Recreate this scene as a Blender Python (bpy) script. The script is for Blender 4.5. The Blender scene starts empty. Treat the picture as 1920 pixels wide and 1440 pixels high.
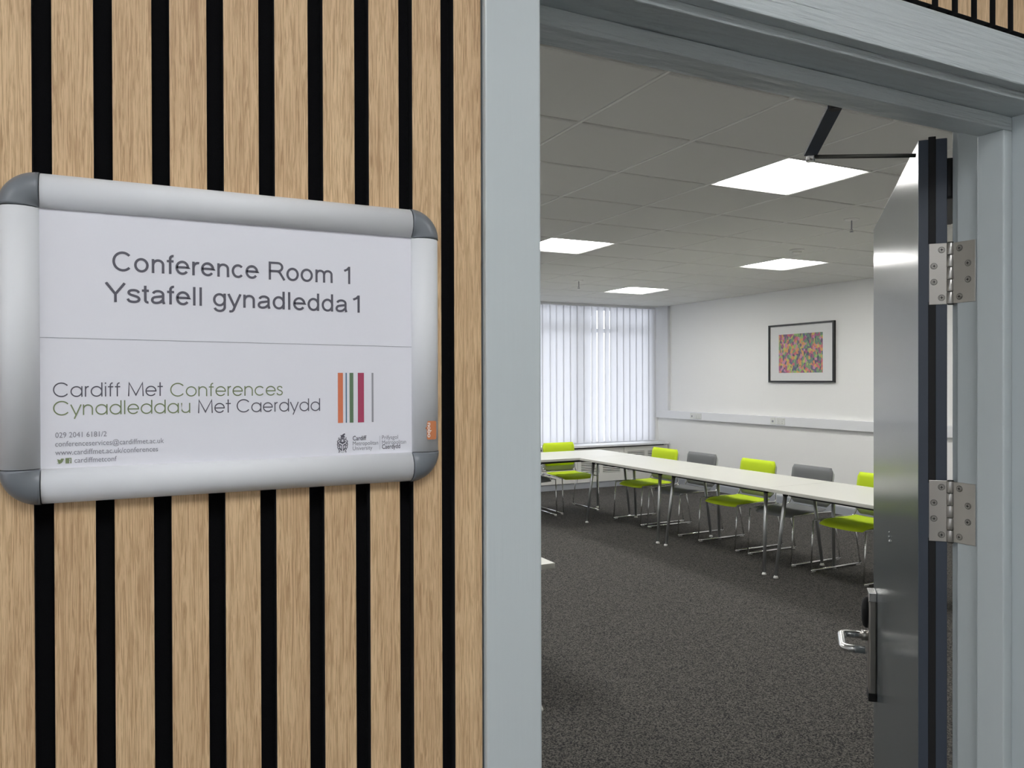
import bpy, bmesh, math, random
from mathutils import Vector, Matrix
random.seed(7)
SC = bpy.context.scene
COL = SC.collection
PI = math.pi
EYE = 1.61

# ---------------------------------------------------------------- camera
cam = bpy.data.cameras.new('camera'); camo = bpy.data.objects.new('camera', cam); COL.objects.link(camo)
cam.sensor_width = 36.0; cam.lens = 27.407; cam.clip_start = 0.02; cam.clip_end = 200
yaw, pit, rol = 0.45803, -0.00547, -0.00267
f = Vector((math.sin(yaw)*math.cos(pit), math.cos(yaw)*math.cos(pit), math.sin(pit)))
r = Vector((math.cos(yaw), -math.sin(yaw), 0)); u = r.cross(f)
r2 = r*math.cos(rol)+u*math.sin(rol); u2 = -r*math.sin(rol)+u*math.cos(rol)
M = Matrix((r2, u2, -f)).transposed().to_4x4(); M.translation = (0, 0, EYE)
camo.matrix_world = M
SC.camera = camo
# ---------------------------------------------------------------- sky, exposure
w = bpy.data.worlds.new('sky'); SC.world = w; w.use_nodes = True
nt = w.node_tree; bg = nt.nodes['Background']
tc = nt.nodes.new('ShaderNodeTexCoord'); sp = nt.nodes.new('ShaderNodeSeparateXYZ'); rp = nt.nodes.new('ShaderNodeValToRGB')
nt.links.new(tc.outputs['Generated'], sp.inputs[0]); nt.links.new(sp.outputs['Z'], rp.inputs[0]); nt.links.new(rp.outputs[0], bg.inputs[0])
rp.color_ramp.elements[0].position = 0.0; rp.color_ramp.elements[0].color = (.68, .71, .78, 1)
rp.color_ramp.elements[1].position = 0.5; rp.color_ramp.elements[1].color = (.86, .90, .98, 1)
bg.inputs[1].default_value = 4.6
SC.view_settings.view_transform = 'Standard'; SC.view_settings.look = 'None'
SC.view_settings.exposure = 0.0; SC.view_settings.gamma = 1.0; SC.view_settings.use_curve_mapping = False
ROOM_LAMP, HALL_LAMP = 23.0, 12.8

# ---------------------------------------------------------------- materials
def mat(name, col, rough=.5, metal=0., spec=.5, emit=None, es=0., coat=0.):
    m = bpy.data.materials.new(name); m.use_nodes = True
    b = m.node_tree.nodes['Principled BSDF']
    b.inputs['Base Color'].default_value = (*col, 1); b.inputs['Roughness'].default_value = rough
    b.inputs['Metallic'].default_value = metal; b.inputs['Specular IOR Level'].default_value = spec
    b.inputs['Coat Weight'].default_value = coat
    if emit: b.inputs['Emission Color'].default_value = (*emit, 1); b.inputs['Emission Strength'].default_value = es
    return m
def noise_bump(m, scale=(50, 50, 50), strength=.2, dist=.002, detail=4, col2=None, colscale=None, lo=.35, hi=.65):
    nt = m.node_tree; b = nt.nodes['Principled BSDF']
    tc = nt.nodes.new('ShaderNodeTexCoord'); mp = nt.nodes.new('ShaderNodeMapping'); mp.inputs['Scale'].default_value = scale
    nz = nt.nodes.new('ShaderNodeTexNoise'); nz.inputs['Scale'].default_value = 1; nz.inputs['Detail'].default_value = detail
    nt.links.new(tc.outputs['Object'], mp.inputs[0]); nt.links.new(mp.outputs[0], nz.inputs['Vector'])
    bp = nt.nodes.new('ShaderNodeBump'); bp.inputs['Strength'].default_value = strength; bp.inputs['Distance'].default_value = dist
    nt.links.new(nz.outputs['Fac'], bp.inputs['Height']); nt.links.new(bp.outputs[0], b.inputs['Normal'])
    if col2:
        n2 = nz
        if colscale:
            mp2 = nt.nodes.new('ShaderNodeMapping'); mp2.inputs['Scale'].default_value = colscale
            n2 = nt.nodes.new('ShaderNodeTexNoise'); n2.inputs['Scale'].default_value = 1; n2.inputs['Detail'].default_value = 3
            nt.links.new(tc.outputs['Object'], mp2.inputs[0]); nt.links.new(mp2.outputs[0], n2.inputs['Vector'])
        cr = nt.nodes.new('ShaderNodeValToRGB'); cr.color_ramp.elements[0].position = lo; cr.color_ramp.elements[1].position = hi
        cr.color_ramp.elements[0].color = (*b.inputs['Base Color'].default_value[:3], 1); cr.color_ramp.elements[1].color = (*col2, 1)
        nt.links.new(n2.outputs['Fac'], cr.inputs[0]); nt.links.new(cr.outputs[0], b.inputs['Base Color'])
    return m
def oak():
    m = mat('oak_veneer', (.5, .35, .2), .55, spec=.35); nt = m.node_tree; b = nt.nodes['Principled BSDF']
    tc = nt.nodes.new('ShaderNodeTexCoord'); oi = nt.nodes.new('ShaderNodeObjectInfo')
    off = nt.nodes.new('ShaderNodeVectorMath'); off.operation = 'MULTIPLY_ADD'
    cmb = nt.nodes.new('ShaderNodeCombineXYZ')
    mul = nt.nodes.new('ShaderNodeMath'); mul.operation = 'MULTIPLY'; mul.inputs[1].default_value = 37.0
    nt.links.new(oi.outputs['Random'], mul.inputs[0])
    for i in range(3): nt.links.new(mul.outputs[0], cmb.inputs[i])
    add = nt.nodes.new('ShaderNodeVectorMath'); add.operation = 'ADD'
    nt.links.new(tc.outputs['Object'], add.inputs[0]); nt.links.new(cmb.outputs[0], add.inputs[1])
    def noise(scale, detail=3, dist=0., rough=.5):
        mp = nt.nodes.new('ShaderNodeMapping'); mp.inputs['Scale'].default_value = scale
        n = nt.nodes.new('ShaderNodeTexNoise'); n.inputs['Scale'].default_value = 1; n.inputs['Detail'].default_value = detail
        n.inputs['Distortion'].default_value = dist; n.inputs['Roughness'].default_value = rough
        nt.links.new(add.outputs[0], mp.inputs[0]); nt.links.new(mp.outputs[0], n.inputs['Vector']); return n
    def ramp(src, p0, c0, p1, c1):
        cr = nt.nodes.new('ShaderNodeValToRGB'); e = cr.color_ramp.elements
        e[0].position = p0; e[0].color = (*c0, 1); e[1].position = p1; e[1].color = (*c1, 1)
        nt.links.new(src.outputs['Fac'], cr.inputs[0]); return cr
    broad = ramp(noise((55, 55, 4), 3, .6), .3, (.65, .445, .255), .7, (.765, .55, .325))
    streak = ramp(noise((380, 380, 12), 4, 2.6, .6), .38, (.60, .52, .45), .56, (1, 1, 1))
    pores = ramp(noise((1500, 1500, 60), 2, .3), .36, (.78, .74, .70), .46, (1, 1, 1))
    def mx(a, bb, fac=1.):
        x = nt.nodes.new('ShaderNodeMix'); x.data_type = 'RGBA'; x.blend_type = 'MULTIPLY'; x.inputs[0].default_value = fac
        nt.links.new(a, x.inputs[6]); nt.links.new(bb, x.inputs[7]); return x.outputs[2]
    c = mx(mx(broad.outputs[0], streak.outputs[0], .8), pores.outputs[0], .7)
    nt.links.new(c, b.inputs['Base Color'])
    bp = nt.nodes.new('ShaderNodeBump'); bp.inputs['Strength'].default_value = .25; bp.inputs['Distance'].default_value = .0006
    nt.links.new(streak.outputs[0], bp.inputs['Height']); nt.links.new(bp.outputs[0], b.inputs['Normal'])
    return m
OAK = oak()
BLACKMDF = mat('black_slat_side', (.012, .012, .014), .6)
FELT = noise_bump(mat('black_felt', (.006, .006, .007), .95, spec=.1), (900, 900, 900), .5, .001)
PAINT_V = noise_bump(mat('grey_gloss_paint', (.55, .60, .615), .33), (160, 160, 7), .28, .0012)
PAINT_H = noise_bump(mat('grey_gloss_paint_over_grain', (.55, .60, .615), .33, spec=.45), (11, 60, 200), 1., .0042, 5)
DOORP = noise_bump(mat('slate_gloss_door_paint', (.105, .125, .135), .22, spec=.7), (300, 300, 6), .05, .0004)
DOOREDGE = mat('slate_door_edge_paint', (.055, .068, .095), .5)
RUBBER = mat('black_seal', (.008, .008, .009), .7)
STEEL = noise_bump(mat('satin_steel', (.50, .48, .455), .3, 1.), (40, 40, 900), .05, .0003)
STEEL_D = mat('dark_steel', (.16, .16, .15), .4, 1.)
CHROME = mat('chrome', (.80, .80, .80), .24, 1.)
ALU = mat('anodised_aluminium', (.71, .72, .74), .5, 0, spec=.3)
CORNER = mat('grey_corner_plastic', (.17, .185, .205), .35)
PAPER = mat('paper', (.80, .80, .86), .32, spec=.4)
INK = mat('ink_dark_grey', (.105, .102, .13), .5)
INKG = mat('ink_green', (.20, .25, .13), .5)
INKS = mat('ink_light_grey', (.26, .26, .30), .5)
ORANGE = mat('ink_orange', (.70, .20, .10), .5); BLUE = mat('ink_blue', (.06, .16, .26), .5)
GREEN = mat('ink_leaf_green', (.12, .20, .11), .5); PINK = mat('ink_raspberry', (.42, .055, .12), .5)
GREYB = mat('ink_grey_bar', (.32, .32, .35), .5); ORSTK = mat('orange_sticker', (.58, .20, .08), .45)
WHITE = mat('white_print', (.85, .8, .75), .5)
WALL = noise_bump(mat('white_wall_paint', (.89, .89, .875), .75, spec=.3), (120, 120, 120), .08, .0006)
HALLWALL = mat('hall_wall_paint', (.80, .80, .78), .8)
TRIMW = mat('white_gloss', (.80, .81, .83), .35)
TILE = noise_bump(mat('ceiling_tile', (.73, .73, .70), .9, spec=.2), (260, 260, 260), .3, .001)
GRID = mat('ceiling_grid_metal', (.82, .82, .79), .5)
CARPET = noise_bump(mat('grey_loop_carpet', (.016, .016, .018), 1., spec=.1), (300, 300, 300), .12, .001, 3, (.185, .177, .161), (125, 125, 125), .40, .66)
BASEB = mat('grey_skirting', (.34, .36, .39), .5)
LAMPW = mat('lamp_frame_white', (.75, .75, .72), .5)
EMIT = mat('lamp_diffuser', (.9, .9, .9), .5, emit=(1, .985, .95), es=ROOM_LAMP)
EMITH = mat('hall_lamp_diffuser', (.9, .9, .9), .5, emit=(.96, .98, 1.0), es=HALL_LAMP)
TABLEW = mat('white_laminate', (.74, .74, .685), .35)
TABLEE = mat('laminate_edge', (.55, .55, .50), .5)
LEGM = mat('silver_leg', (.42, .43, .44), .3, .8)
DARKM = mat('black_metal', (.02, .02, .022), .5)
LIME = noise_bump(mat('lime_fabric', (.62, .80, .03), .75, spec=.25), (900, 900, 900), .3, .0006)
GREYF = noise_bump(mat('grey_fabric', (.20, .205, .215), .8, spec=.25), (900, 900, 900), .3, .0006)
SHELL = mat('pale_grey_plastic', (.50, .52, .50), .4)
GLIDE = mat('clear_glide', (.75, .75, .72), .4)
RADW = mat('radiator_cover_paint', (.72, .72, .68), .5)
DARKG = mat('grille_dark', (.10, .10, .10), .8)
BLKFR = mat('black_picture_frame', (.012, .014, .014), .35)
MOUNT = mat('mount_board', (.78, .78, .76), .6)
OUTLET = mat('outlet_white', (.72, .73, .70), .4)

# loop pile flecks: one random tone per tuft
_n = CARPET.node_tree; _b = _n.nodes['Principled BSDF']; _t = _n.nodes.new('ShaderNodeTexCoord'); _v = _n.nodes.new('ShaderNodeTexVoronoi'); _v.inputs['Scale'].default_value = 175
_s = _n.nodes.new('ShaderNodeSeparateColor'); _r = _n.nodes.new('ShaderNodeValToRGB')
_r.color_ramp.elements[0].position = .15; _r.color_ramp.elements[0].color = (.026, .026, .028, 1); _r.color_ramp.elements[1].position = .95; _r.color_ramp.elements[1].color = (.142, .134, .121, 1)
_n.links.new(_t.outputs['Object'], _v.inputs['Vector']); _n.links.new(_v.outputs['Color'], _s.inputs[0]); _n.links.new(_s.outputs[0], _r.inputs[0]); _n.links.new(_r.outputs[0], _b.inputs['Base Color'])

# ---------------------------------------------------------------- mesh helpers
def nb(): return bmesh.new()
def box(bm, x0, x1, y0, y1, z0, z1, mi=0):
    vs = [bm.verts.new((x, y, z)) for x in (x0, x1) for y in (y0, y1) for z in (z0, z1)]
    fs = []
    for q in ((0,1,3,2), (4,6,7,5), (0,4,5,1), (2,3,7,6), (0,2,6,4), (1,5,7,3)):
        fc = bm.faces.new([vs[i] for i in q]); fc.material_index = mi; fs.append(fc)
    return fs
def prism(bm, pts, z0, z1, axis='z', mi=0):
    """extrude polygon pts; axis z: (x,y); y: (x,z) extruded in y; x: (y,z) extruded in x"""
    def P(a, b, c): return {'z': (a, b, c), 'y': (a, c, b), 'x': (c, a, b)}[axis]
    lo = [bm.verts.new(P(a, b, z0)) for a, b in pts]; hi = [bm.verts.new(P(a, b, z1)) for a, b in pts]
    n = len(pts)
    for fl in (lo[::-1], hi): bm.faces.new(fl).material_index = mi
    for i in range(n): bm.faces.new((lo[i], lo[(i+1) % n], hi[(i+1) % n], hi[i])).material_index = mi
def tube(bm, pts, rad, seg=10, caps=True, mi=0):
    pts = [Vector(p) for p in pts]; rads = rad if isinstance(rad, (list, tuple)) else [rad]*len(pts)
    rings = []; t0 = (pts[1]-pts[0]).normalized(); up = Vector((0, 0, 1)) if abs(t0.z) < .9 else Vector((1, 0, 0))
    n = t0.cross(up).normalized()
    for i, p in enumerate(pts):
        if i == 0: t = t0
        elif i == len(pts)-1: t = (pts[-1]-pts[-2]).normalized()
        else: t = ((pts[i]-pts[i-1]).normalized()+(pts[i+1]-pts[i]).normalized()).normalized()
        n = (n-t*n.dot(t)).normalized(); b = t.cross(n)
        rings.append([bm.verts.new(p+(n*math.cos(2*PI*k/seg)+b*math.sin(2*PI*k/seg))*rads[i]) for k in range(seg)])
    for a, c in zip(rings, rings[1:]):
        for k in range(seg):
            fc = bm.faces.new((a[k], a[(k+1) % seg], c[(k+1) % seg], c[k])); fc.smooth = True; fc.material_index = mi
    if caps: bm.faces.new(rings[0][::-1]).material_index = mi; bm.faces.new(rings[-1]).material_index = mi
def bend(pts, rad, n=5):
    """round the corners of a polyline"""
    P = [Vector(p) for p in pts]; out = [P[0]]
    for a, b, c in zip(P, P[1:], P[2:]):
        d1 = (a-b).normalized(); d2 = (c-b).normalized(); q0 = b+d1*rad; q1 = b+d2*rad
        for k in range(n+1):
            t = k/n; out.append(q0*(1-t)**2+b*2*t*(1-t)+q1*t*t)
    return out+[P[-1]]
def mk(name, bm, mats, parent=None, smooth=False, bevel=0., loc=None, rotz=None):
    bmesh.ops.recalc_face_normals(bm, faces=bm.faces)
    me = bpy.data.meshes.new(name); bm.to_mesh(me); bm.free()
    for m in (mats if isinstance(mats, (list, tuple)) else [mats]): me.materials.append(m)
    o = bpy.data.objects.new(name, me); COL.objects.link(o)
    if parent is not None: o.parent = parent
    if smooth:
        for p in me.polygons: p.use_smooth = True
    if bevel:
        bv = o.modifiers.new('bevel', 'BEVEL'); bv.width = bevel; bv.segments = 2; bv.limit_method = 'ANGLE'; bv.angle_limit = .7
    if loc is not None: o.location = loc
    if rotz is not None: o.rotation_euler.z = rotz
    return o
def inst(src, name, parent=None, loc=None, rot=None):
    o = src.copy(); o.name = name; COL.objects.link(o); o.parent = parent
    if loc is not None: o.location = loc
    if rot is not None: o.rotation_euler = rot
    return o
def empty(name, loc=(0, 0, 0), rotz=0.):
    o = bpy.data.objects.new(name, None); COL.objects.link(o); o.location = loc; o.rotation_euler.z = rotz; o.empty_display_size = .1
    return o
def tag(o, label=None, cat=None, group=None, kind=None):
    if label: o['label'] = label
    if cat: o['category'] = cat
    if group: o['group'] = group
    if kind: o['kind'] = kind
    return o
def struct(o, label=None): o['kind'] = 'structure'; return tag(o, label)
def copy_tree(o, parent=None):
    c = o.copy(); COL.objects.link(c); c.parent = parent
    for ch in [x for x in KIDS.get(o.name, [])]: copy_tree(ch, c)
    return c
KIDS = {}
def index_kids(root):
    def rec(o):
        KIDS[o.name] = list(o.children)
        for c in o.children: rec(c)
    rec(root)

# ---------------------------------------------------------------- dimensions (metres)
X0, X1, Y0, Y1, ZC = -.83, 7.59, .816, 10.12, 2.751      # conference room
HY0, HX0, HX1, HZ = -1.45, -2.3, 4.2, 2.62             # hallway
SLAT_Y, FELT_Y = .669, .681
AX0, AX1 = .300, .358                                  # left architrave
LXL, LXR, LZ = .368, 1.214, 2.0095                      # door lining faces
STOP, SY0, SY1, LY1 = .0214, .7313, .7736, .8197

# ---------------------------------------------------------------- structure
bm = nb(); box(bm, X0-.1, X1+.1, .68, Y1+.4, -.12, 0); struct(mk('floor', bm, CARPET))
bm = nb(); box(bm, HX0-.1, HX1+.1, HY0-.1, .68, -.12, 0); struct(mk('floor_hall', bm, CARPET))
bm = nb()
for a in ((HX0, LXL-.03, .685, Y0, 0, 2.9), (LXR+.03, X1+.1, .685, Y0, 0, 2.9), (LXL-.03, LXR+.03, .685, Y0, LZ+.03, 2.9)): box(bm, *a)
struct(mk('wall_hall_side', bm, WALL))
bm = nb(); box(bm, X1, X1+.1, Y0, Y1+.4, 0, 2.9); struct(mk('wall_right', bm, WALL))
bm = nb(); box(bm, X0-.1, X0, Y0, Y1+.4, 0, 2.9); struct(mk('wall_left', bm, WALL))
bm = nb(); box(bm, X0, X1, Y1, Y1+.12, 0, .60); box(bm, X1-.14, X1, Y1, Y1+.12, .6, 2.76); box(bm, X0, X0+.14, Y1, Y1+.12, .6, 2.76)
struct(mk('wall_window_side', bm, WALL))
bm = nb(); box(bm, HX0-.1, HX1+.1, HY0-.1, HY0, 0, 2.9); struct(mk('wall_hall_opposite', bm, HALLWALL))
bm = nb()
for a in ((HY0, -1.2, 0, 2.9), (.45, .685, 0, 2.9), (-1.2, -.4, 0, 2.9), (-.4, .45, 0, .9), (-.4, .45, 2.4, 2.9)): box(bm, HX0-.1, HX0, *a)
struct(mk('wall_hall_end', bm, HALLWALL))  # opening made for the added fill window
w2 = nb()
for a in ((-.4, .45, .9, .95), (-.4, .45, 2.35, 2.4), (.40, .45, .95, 2.35), (-.40, -.35, .95, 2.35)): box(w2, HX0-.08, HX0-.02, *a)
w2 = struct(mk('added_fill_window', w2, TRIMW))  # unseen window, added so daylight fills the hall from the left
bm = nb(); box(bm, HX1, HX1+.1, HY0, .685, 0, 2.9); struct(mk('wall_hall_far_end', bm, HALLWALL))
bm = nb(); box(bm, HX0, HX1, HY0, .685, HZ, HZ+.1); struct(mk('ceiling_hall', bm, TILE))

# ceiling grid and tiles
ceil = nb(); box(ceil, X0, X1, Y0, Y1, ZC+.022, ZC+.12); ceil = struct(mk('ceiling', ceil, GRID))
PT, GX, GY = .627, 1.807, 2.976
xs = [GX+PT*i for i in range(-5, 11) if X0+.02 < GX+PT*i < X1-.02]
ys = [GY+PT*j for j in range(-5, 13) if Y0+.02 < GY+PT*j < Y1-.02]
bm = nb(); box(bm, -.0065, .0065, Y0, Y1, ZC-.001, ZC+.021); run = mk('grid_runner', bm, GRID, ceil, loc=(xs[0], 0, 0))
for x in xs[1:]: inst(run, 'grid_runner', ceil, (x, 0, 0))
xe = [X0]+xs+[X1]; ye = [Y0]+ys+[Y1]
bm = nb(); box(bm, X0, X1, -.007, .007, ZC+.012, ZC+.020); ct = mk('cross_tee', bm, GRID, ceil, loc=(0, ys[0], 0))
for y in ys[1:]: inst(ct, 'cross_tee', ceil, (0, y, 0))
LAMPS = {(i, j) for i in (-2, 2, 6) for j in (0, 4, 8)}
tile_me = {}
for a, (xa, xb) in enumerate(zip(xe, xe[1:])):
    for b, (ya, yb) in enumerate(zip(ye, ye[1:])):
        ci = round((xb-GX)/PT)-1 if b is not None and a < len(xe)-2 else round((xa-GX)/PT)
        cj = round((yb-GY)/PT)-1 if b < len(ye)-2 else round((ya-GY)/PT)
        if (ci, cj) in LAMPS: continue
        key = (round(xb-xa, 3), round(yb-ya, 3))
        if key not in tile_me:
            bm = nb(); W, D = xb-xa-.015, yb-ya-.020
            e = .006
            vs = []
            for (wx, dy, z) in ((W/2, D/2, .016), (W/2, D/2, .004), (W/2-e, D/2-e, 0)):
                vs.append([bm.verts.new((sx*wx, sy*dy, z)) for sx, sy in ((-1,-1), (1,-1), (1,1), (-1,1))])
            for p, q in zip(vs, vs[1:]):
                for k in range(4): bm.faces.new((p[k], p[(k+1) % 4], q[(k+1) % 4], q[k]))
            bm.faces.new(vs[0]); bm.faces.new(vs[-1])
            o = mk('ceiling_tile', bm, TILE, ceil); tile_me[key] = o
        else: o = inst(tile_me[key], 'ceiling_tile', ceil)
        o.location = ((xa+xb)/2, (ya+yb)/2, ZC)

# ceiling lights
lab = {(-2, 0): 'square ceiling light panel by the hallway wall, away from the picture wall', (-2, 4): 'square ceiling light panel midway along the wall facing the picture wall',
       (-2, 8): 'square ceiling light panel in the window corner away from the picture wall', (2, 8): 'square ceiling light panel by the blinds hidden behind the door post',
       (6, 0): 'square ceiling light panel hidden behind the open door', (2, 0): 'large glowing square ceiling light panel closest to the door closer arm',
       (2, 4): 'glowing square ceiling light panel cut off by the grey door post',
       (6, 4): 'glowing square ceiling light panel nearest the smoke detector disc',
       (6, 8): 'glowing square ceiling light panel closest to the window blinds'}
def lamp(name, x, y, z, em, label, group):
    t = empty(name, (x, y, z)); tag(t, label, 'ceiling light', group); h = .306
    bm = nb()
    rg = [[bm.verts.new((sx*d, sy*d, z_)) for sx, sy in ((-1, -1), (1, -1), (1, 1), (-1, 1))] for d, z_ in ((h, .018), (h, 0), (h-.006, 0), (h-.018, .012), (h-.018, .018))]
    for p, q in zip(rg, rg[1:]+rg[:1]):
        for k in range(4): bm.faces.new((p[k], p[(k+1) % 4], q[(k+1) % 4], q[k]))
    mk('light_frame', bm, LAMPW, t)
    bm = nb(); q = h-.0185; box(bm, -q, q, -q, q, .013, .017); mk('diffuser', bm, em, t)
    return t
for (i, j) in sorted(LAMPS):
    lamp('ceiling_light', GX+PT*(i+.5), GY+PT*(j+.5), ZC, EMIT, lab.get((i, j), 'square ceiling light panel of the conference room hidden from the doorway'), 'square light panels in the conference room ceiling')
for x in (-1.55, .05, 1.65):
    lamp('hall_light', x, -.45, HZ-.02, EMITH, {-1.55: 'hallway ceiling light panel over the slatted wall away from the doorway', .05: 'hallway ceiling light panel in front of the room sign', 1.65: 'hallway ceiling light panel beyond the doorway'}[x], 'hallway ceiling light panels')

# sprinklers and detector
def sprinkler(x, y, label):
    t = empty('sprinkler', (x, y, ZC)); tag(t, label, 'sprinkler', 'ceiling sprinklers')
    bm = nb(); tube(bm, [(0,0,0), (0,0,-.004), (0,0,-.010)], [.052, .050, .026], 24); mk('rosette', bm, GRID, t)
    bm = nb(); tube(bm, [(0,0,-.008), (0,0,-.075)], .0045, 8); tube(bm, [(0,0,-.088), (0,0,-.092)], [.013,.013], 12)
    for s in (-1, 1): tube(bm, [(0,0,-.066), (s*.010,0,-.076), (0,0,-.09)], .002, 6)
    mk('sprinkler_head', bm, GREYB, t)
sprinkler(4.648, 3.93, 'small sprinkler with white rosette between large light panel and open door')
sprinkler(4.667, 7.72, 'small sprinkler hanging from ceiling near the window blinds')
t = empty('smoke_detector', (5.305, 5.216-.15, ZC)); tag(t, 'flat white round smoke detector on ceiling above a light panel', 'smoke detector')
bm = nb(); tube(bm, [(0,0,0), (0,0,-.012), (0,0,-.018)], [.062, .060, .05], 28); mk('detector_base', bm, GRID, t)
bm = nb(); tube(bm, [(0,0,-.018), (0,0,-.030), (0,0,-.034)], [.042, .038, .028], 24); mk('detector_head', bm, GRID, t)

# window, sill, radiator cover
WX0, WX1, WZ0, WZ1 = X0+.14, X1-.14, .60, 2.72
win = nb()
box(win, WX0, WX1, Y1+.03, Y1+.10, WZ0, WZ0+.06); box(win, WX0, WX1, Y1+.03, Y1+.10, WZ1-.05, WZ1+.05)
win = struct(mk('window_1', win, TRIMW))
n = 6; pw = (WX1-WX0)/n
for k in range(n+1):
    xc = WX0+pw*k; xc = min(max(xc, WX0+.03), WX1-.03)
    bm = nb(); box(bm, xc-.03, xc+.03, Y1+.035, Y1+.095, WZ0+.06, WZ1-.05); mk('mullion', bm, TRIMW, win)
for k in range(n):
    a, b = WX0+pw*k+.03, WX0+pw*(k+1)-.03
    bm = nb(); box(bm, a, b, Y1+.04, Y1+.09, 2.33, 2.39); mk('transom', bm, TRIMW, win)
GLASS = bpy.data.materials.new('window_glass'); GLASS.use_nodes = True; nt = GLASS.node_tree; nt.nodes.clear()
o_ = nt.nodes.new('ShaderNodeOutputMaterial'); tr = nt.nodes.new('ShaderNodeBsdfTransparent'); gl = nt.nodes.new('ShaderNodeBsdfGlossy'); gl.inputs['Roughness'].default_value = .02
mxs = nt.nodes.new('ShaderNodeMixShader'); fr = nt.nodes.new('ShaderNodeFresnel'); fr.inputs[0].default_value = 1.3
nt.links.new(fr.outputs[0], mxs.inputs[0]); nt.links.new(tr.outputs[0], mxs.inputs[1]); nt.links.new(gl.outputs[0], mxs.inputs[2]); nt.links.new(mxs.outputs[0], o_.inputs[0])
for a, b in ((-.35, .40),):
    bm = nb(); box(bm, HX0-.052, HX0-.048, a, b, .95, 2.35); mk('pane', bm, GLASS, w2)  # glass of the added hall window
for k in range(n):
    a, b = WX0+pw*k+.03, WX0+pw*(k+1)-.03
    for za, zb in ((WZ0+.06, 2.33), (2.39, WZ1-.05)):
        bm = nb(); box(bm, a, b, Y1+.062, Y1+.066, za, zb); mk('pane', bm, GLASS, win)
bm = nb(); box(bm, X0, X1-.04, 9.80, Y1, .606, .634); struct(mk('trim_window_sill', bm, TRIMW, bevel=.004))
bm = nb(); box(bm, X1-.05, X1, 9.815, Y1, 1.125, ZC); struct(mk('trim_pipe_boxing', bm, TRIMW))

rc = empty('radiator_cover', (0, 9.84, 0)); tag(rc, 'long white louvred radiator cover under the window sill', 'radiator cover')
bm = nb(); box(bm, X0+.02, X1-.03, .10, .12, .10, .60); mk('casing', bm, DARKG, rc)
bm = nb(); box(bm, X0+.02, X1-.03, .012, .10, 0, .085); mk('plinth', bm, BASEB, rc)
px_ = [X1-.03-.82*k for k in range(11)]
for k in range(10):
    b_, a_ = px_[k]-.004, px_[k+1]+.004
    if a_ < X0+.02: break
    bm = nb(); zT = .585
    # panel with two grille openings one above the other
    for z0, z1 in ((.09, .215), (.515, zT)): box(bm, a_, b_, 0, .018, z0, z1)
    for x0_, x1_ in ((a_, a_+.06), ((a_+b_)/2-.03, (a_+b_)/2+.03), (b_-.06, b_)): box(bm, x0_, x1_, 0, .018, .215, .515)
    mk('cover_panel', bm, RADW, rc)
    for x0_, x1_ in ((a_+.06, (a_+b_)/2-.03), ((a_+b_)/2+.03, b_-.06)):
        bm = nb()
        for q in range(12):
            z = .222+q*.0248; prism(bm, [(.002, z), (.014, z+.010), (.014, z+.013), (.002, z+.003)], x0_, x1_, 'x')
        g = mk('grille', bm, RADW, rc); g['kind'] = 'stuff'

bm = nb(); box(bm, X0-.5, X1+.5, Y1+.14, Y1+2.4, 2.80, 2.98); struct(mk('added_shade_overhang', bm, HALLWALL))  # unseen slab added outside to shade the upper part of the blinds
# vertical blinds
VANE = bpy.data.materials.new('blind_fabric'); VANE.use_nodes = True; nt = VANE.node_tree; nt.nodes.clear()
o_ = nt.nodes.new('ShaderNodeOutputMaterial'); df = nt.nodes.new('ShaderNodeBsdfDiffuse'); tl = nt.nodes.new('ShaderNodeBsdfTranslucent'); mxs = nt.nodes.new('ShaderNodeMixShader')
df.inputs[0].default_value = (.74, .74, .74, 1); tl.inputs[0].default_value = (.66, .67, .70, 1); mxs.inputs[0].default_value = .5
nt.links.new(df.outputs[0], mxs.inputs[1]); nt.links.new(tl.outputs[0], mxs.inputs[2]); nt.links.new(mxs.outputs[0], o_.inputs[0])
vb = empty('vertical_blind', (0, 10.03, 0)); tag(vb, 'white vertical slatted blind covering the far window', 'blind')
bm = nb(); box(bm, X0+.12, 7.46, -.022, .022, 2.715, 2.749); mk('headrail', bm, TRIMW, vb)
vane0 = None
nv = int((7.45-(X0+.2))/.1185)
for k in range(nv):
    x = 7.395-.1185*k
    if vane0 is None:
        bm = nb(); N = 6
        prof = [(-.072+.144*i/N, .006*(1-(2*i/N-1)**2)) for i in range(N+1)]
        lo = [bm.verts.new((a, b, .655)) for a, b in prof]; hi = [bm.verts.new((a, b, 2.715)) for a, b in prof]
        for i in range(N): bm.faces.new((lo[i], lo[i+1], hi[i+1], hi[i])).smooth = True
        vane0 = mk('vane', bm, VANE, vb); v = vane0
    else: v = inst(vane0, 'vane', vb)
    ang = .10+random.uniform(-.03, .03)
    if k in (7, 8, 9): ang += (.33, .26, .31)[k-7]
    if k == 15: ang += .26
    v.location = (x, 0, 0); v.rotation_euler.z = ang

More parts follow.
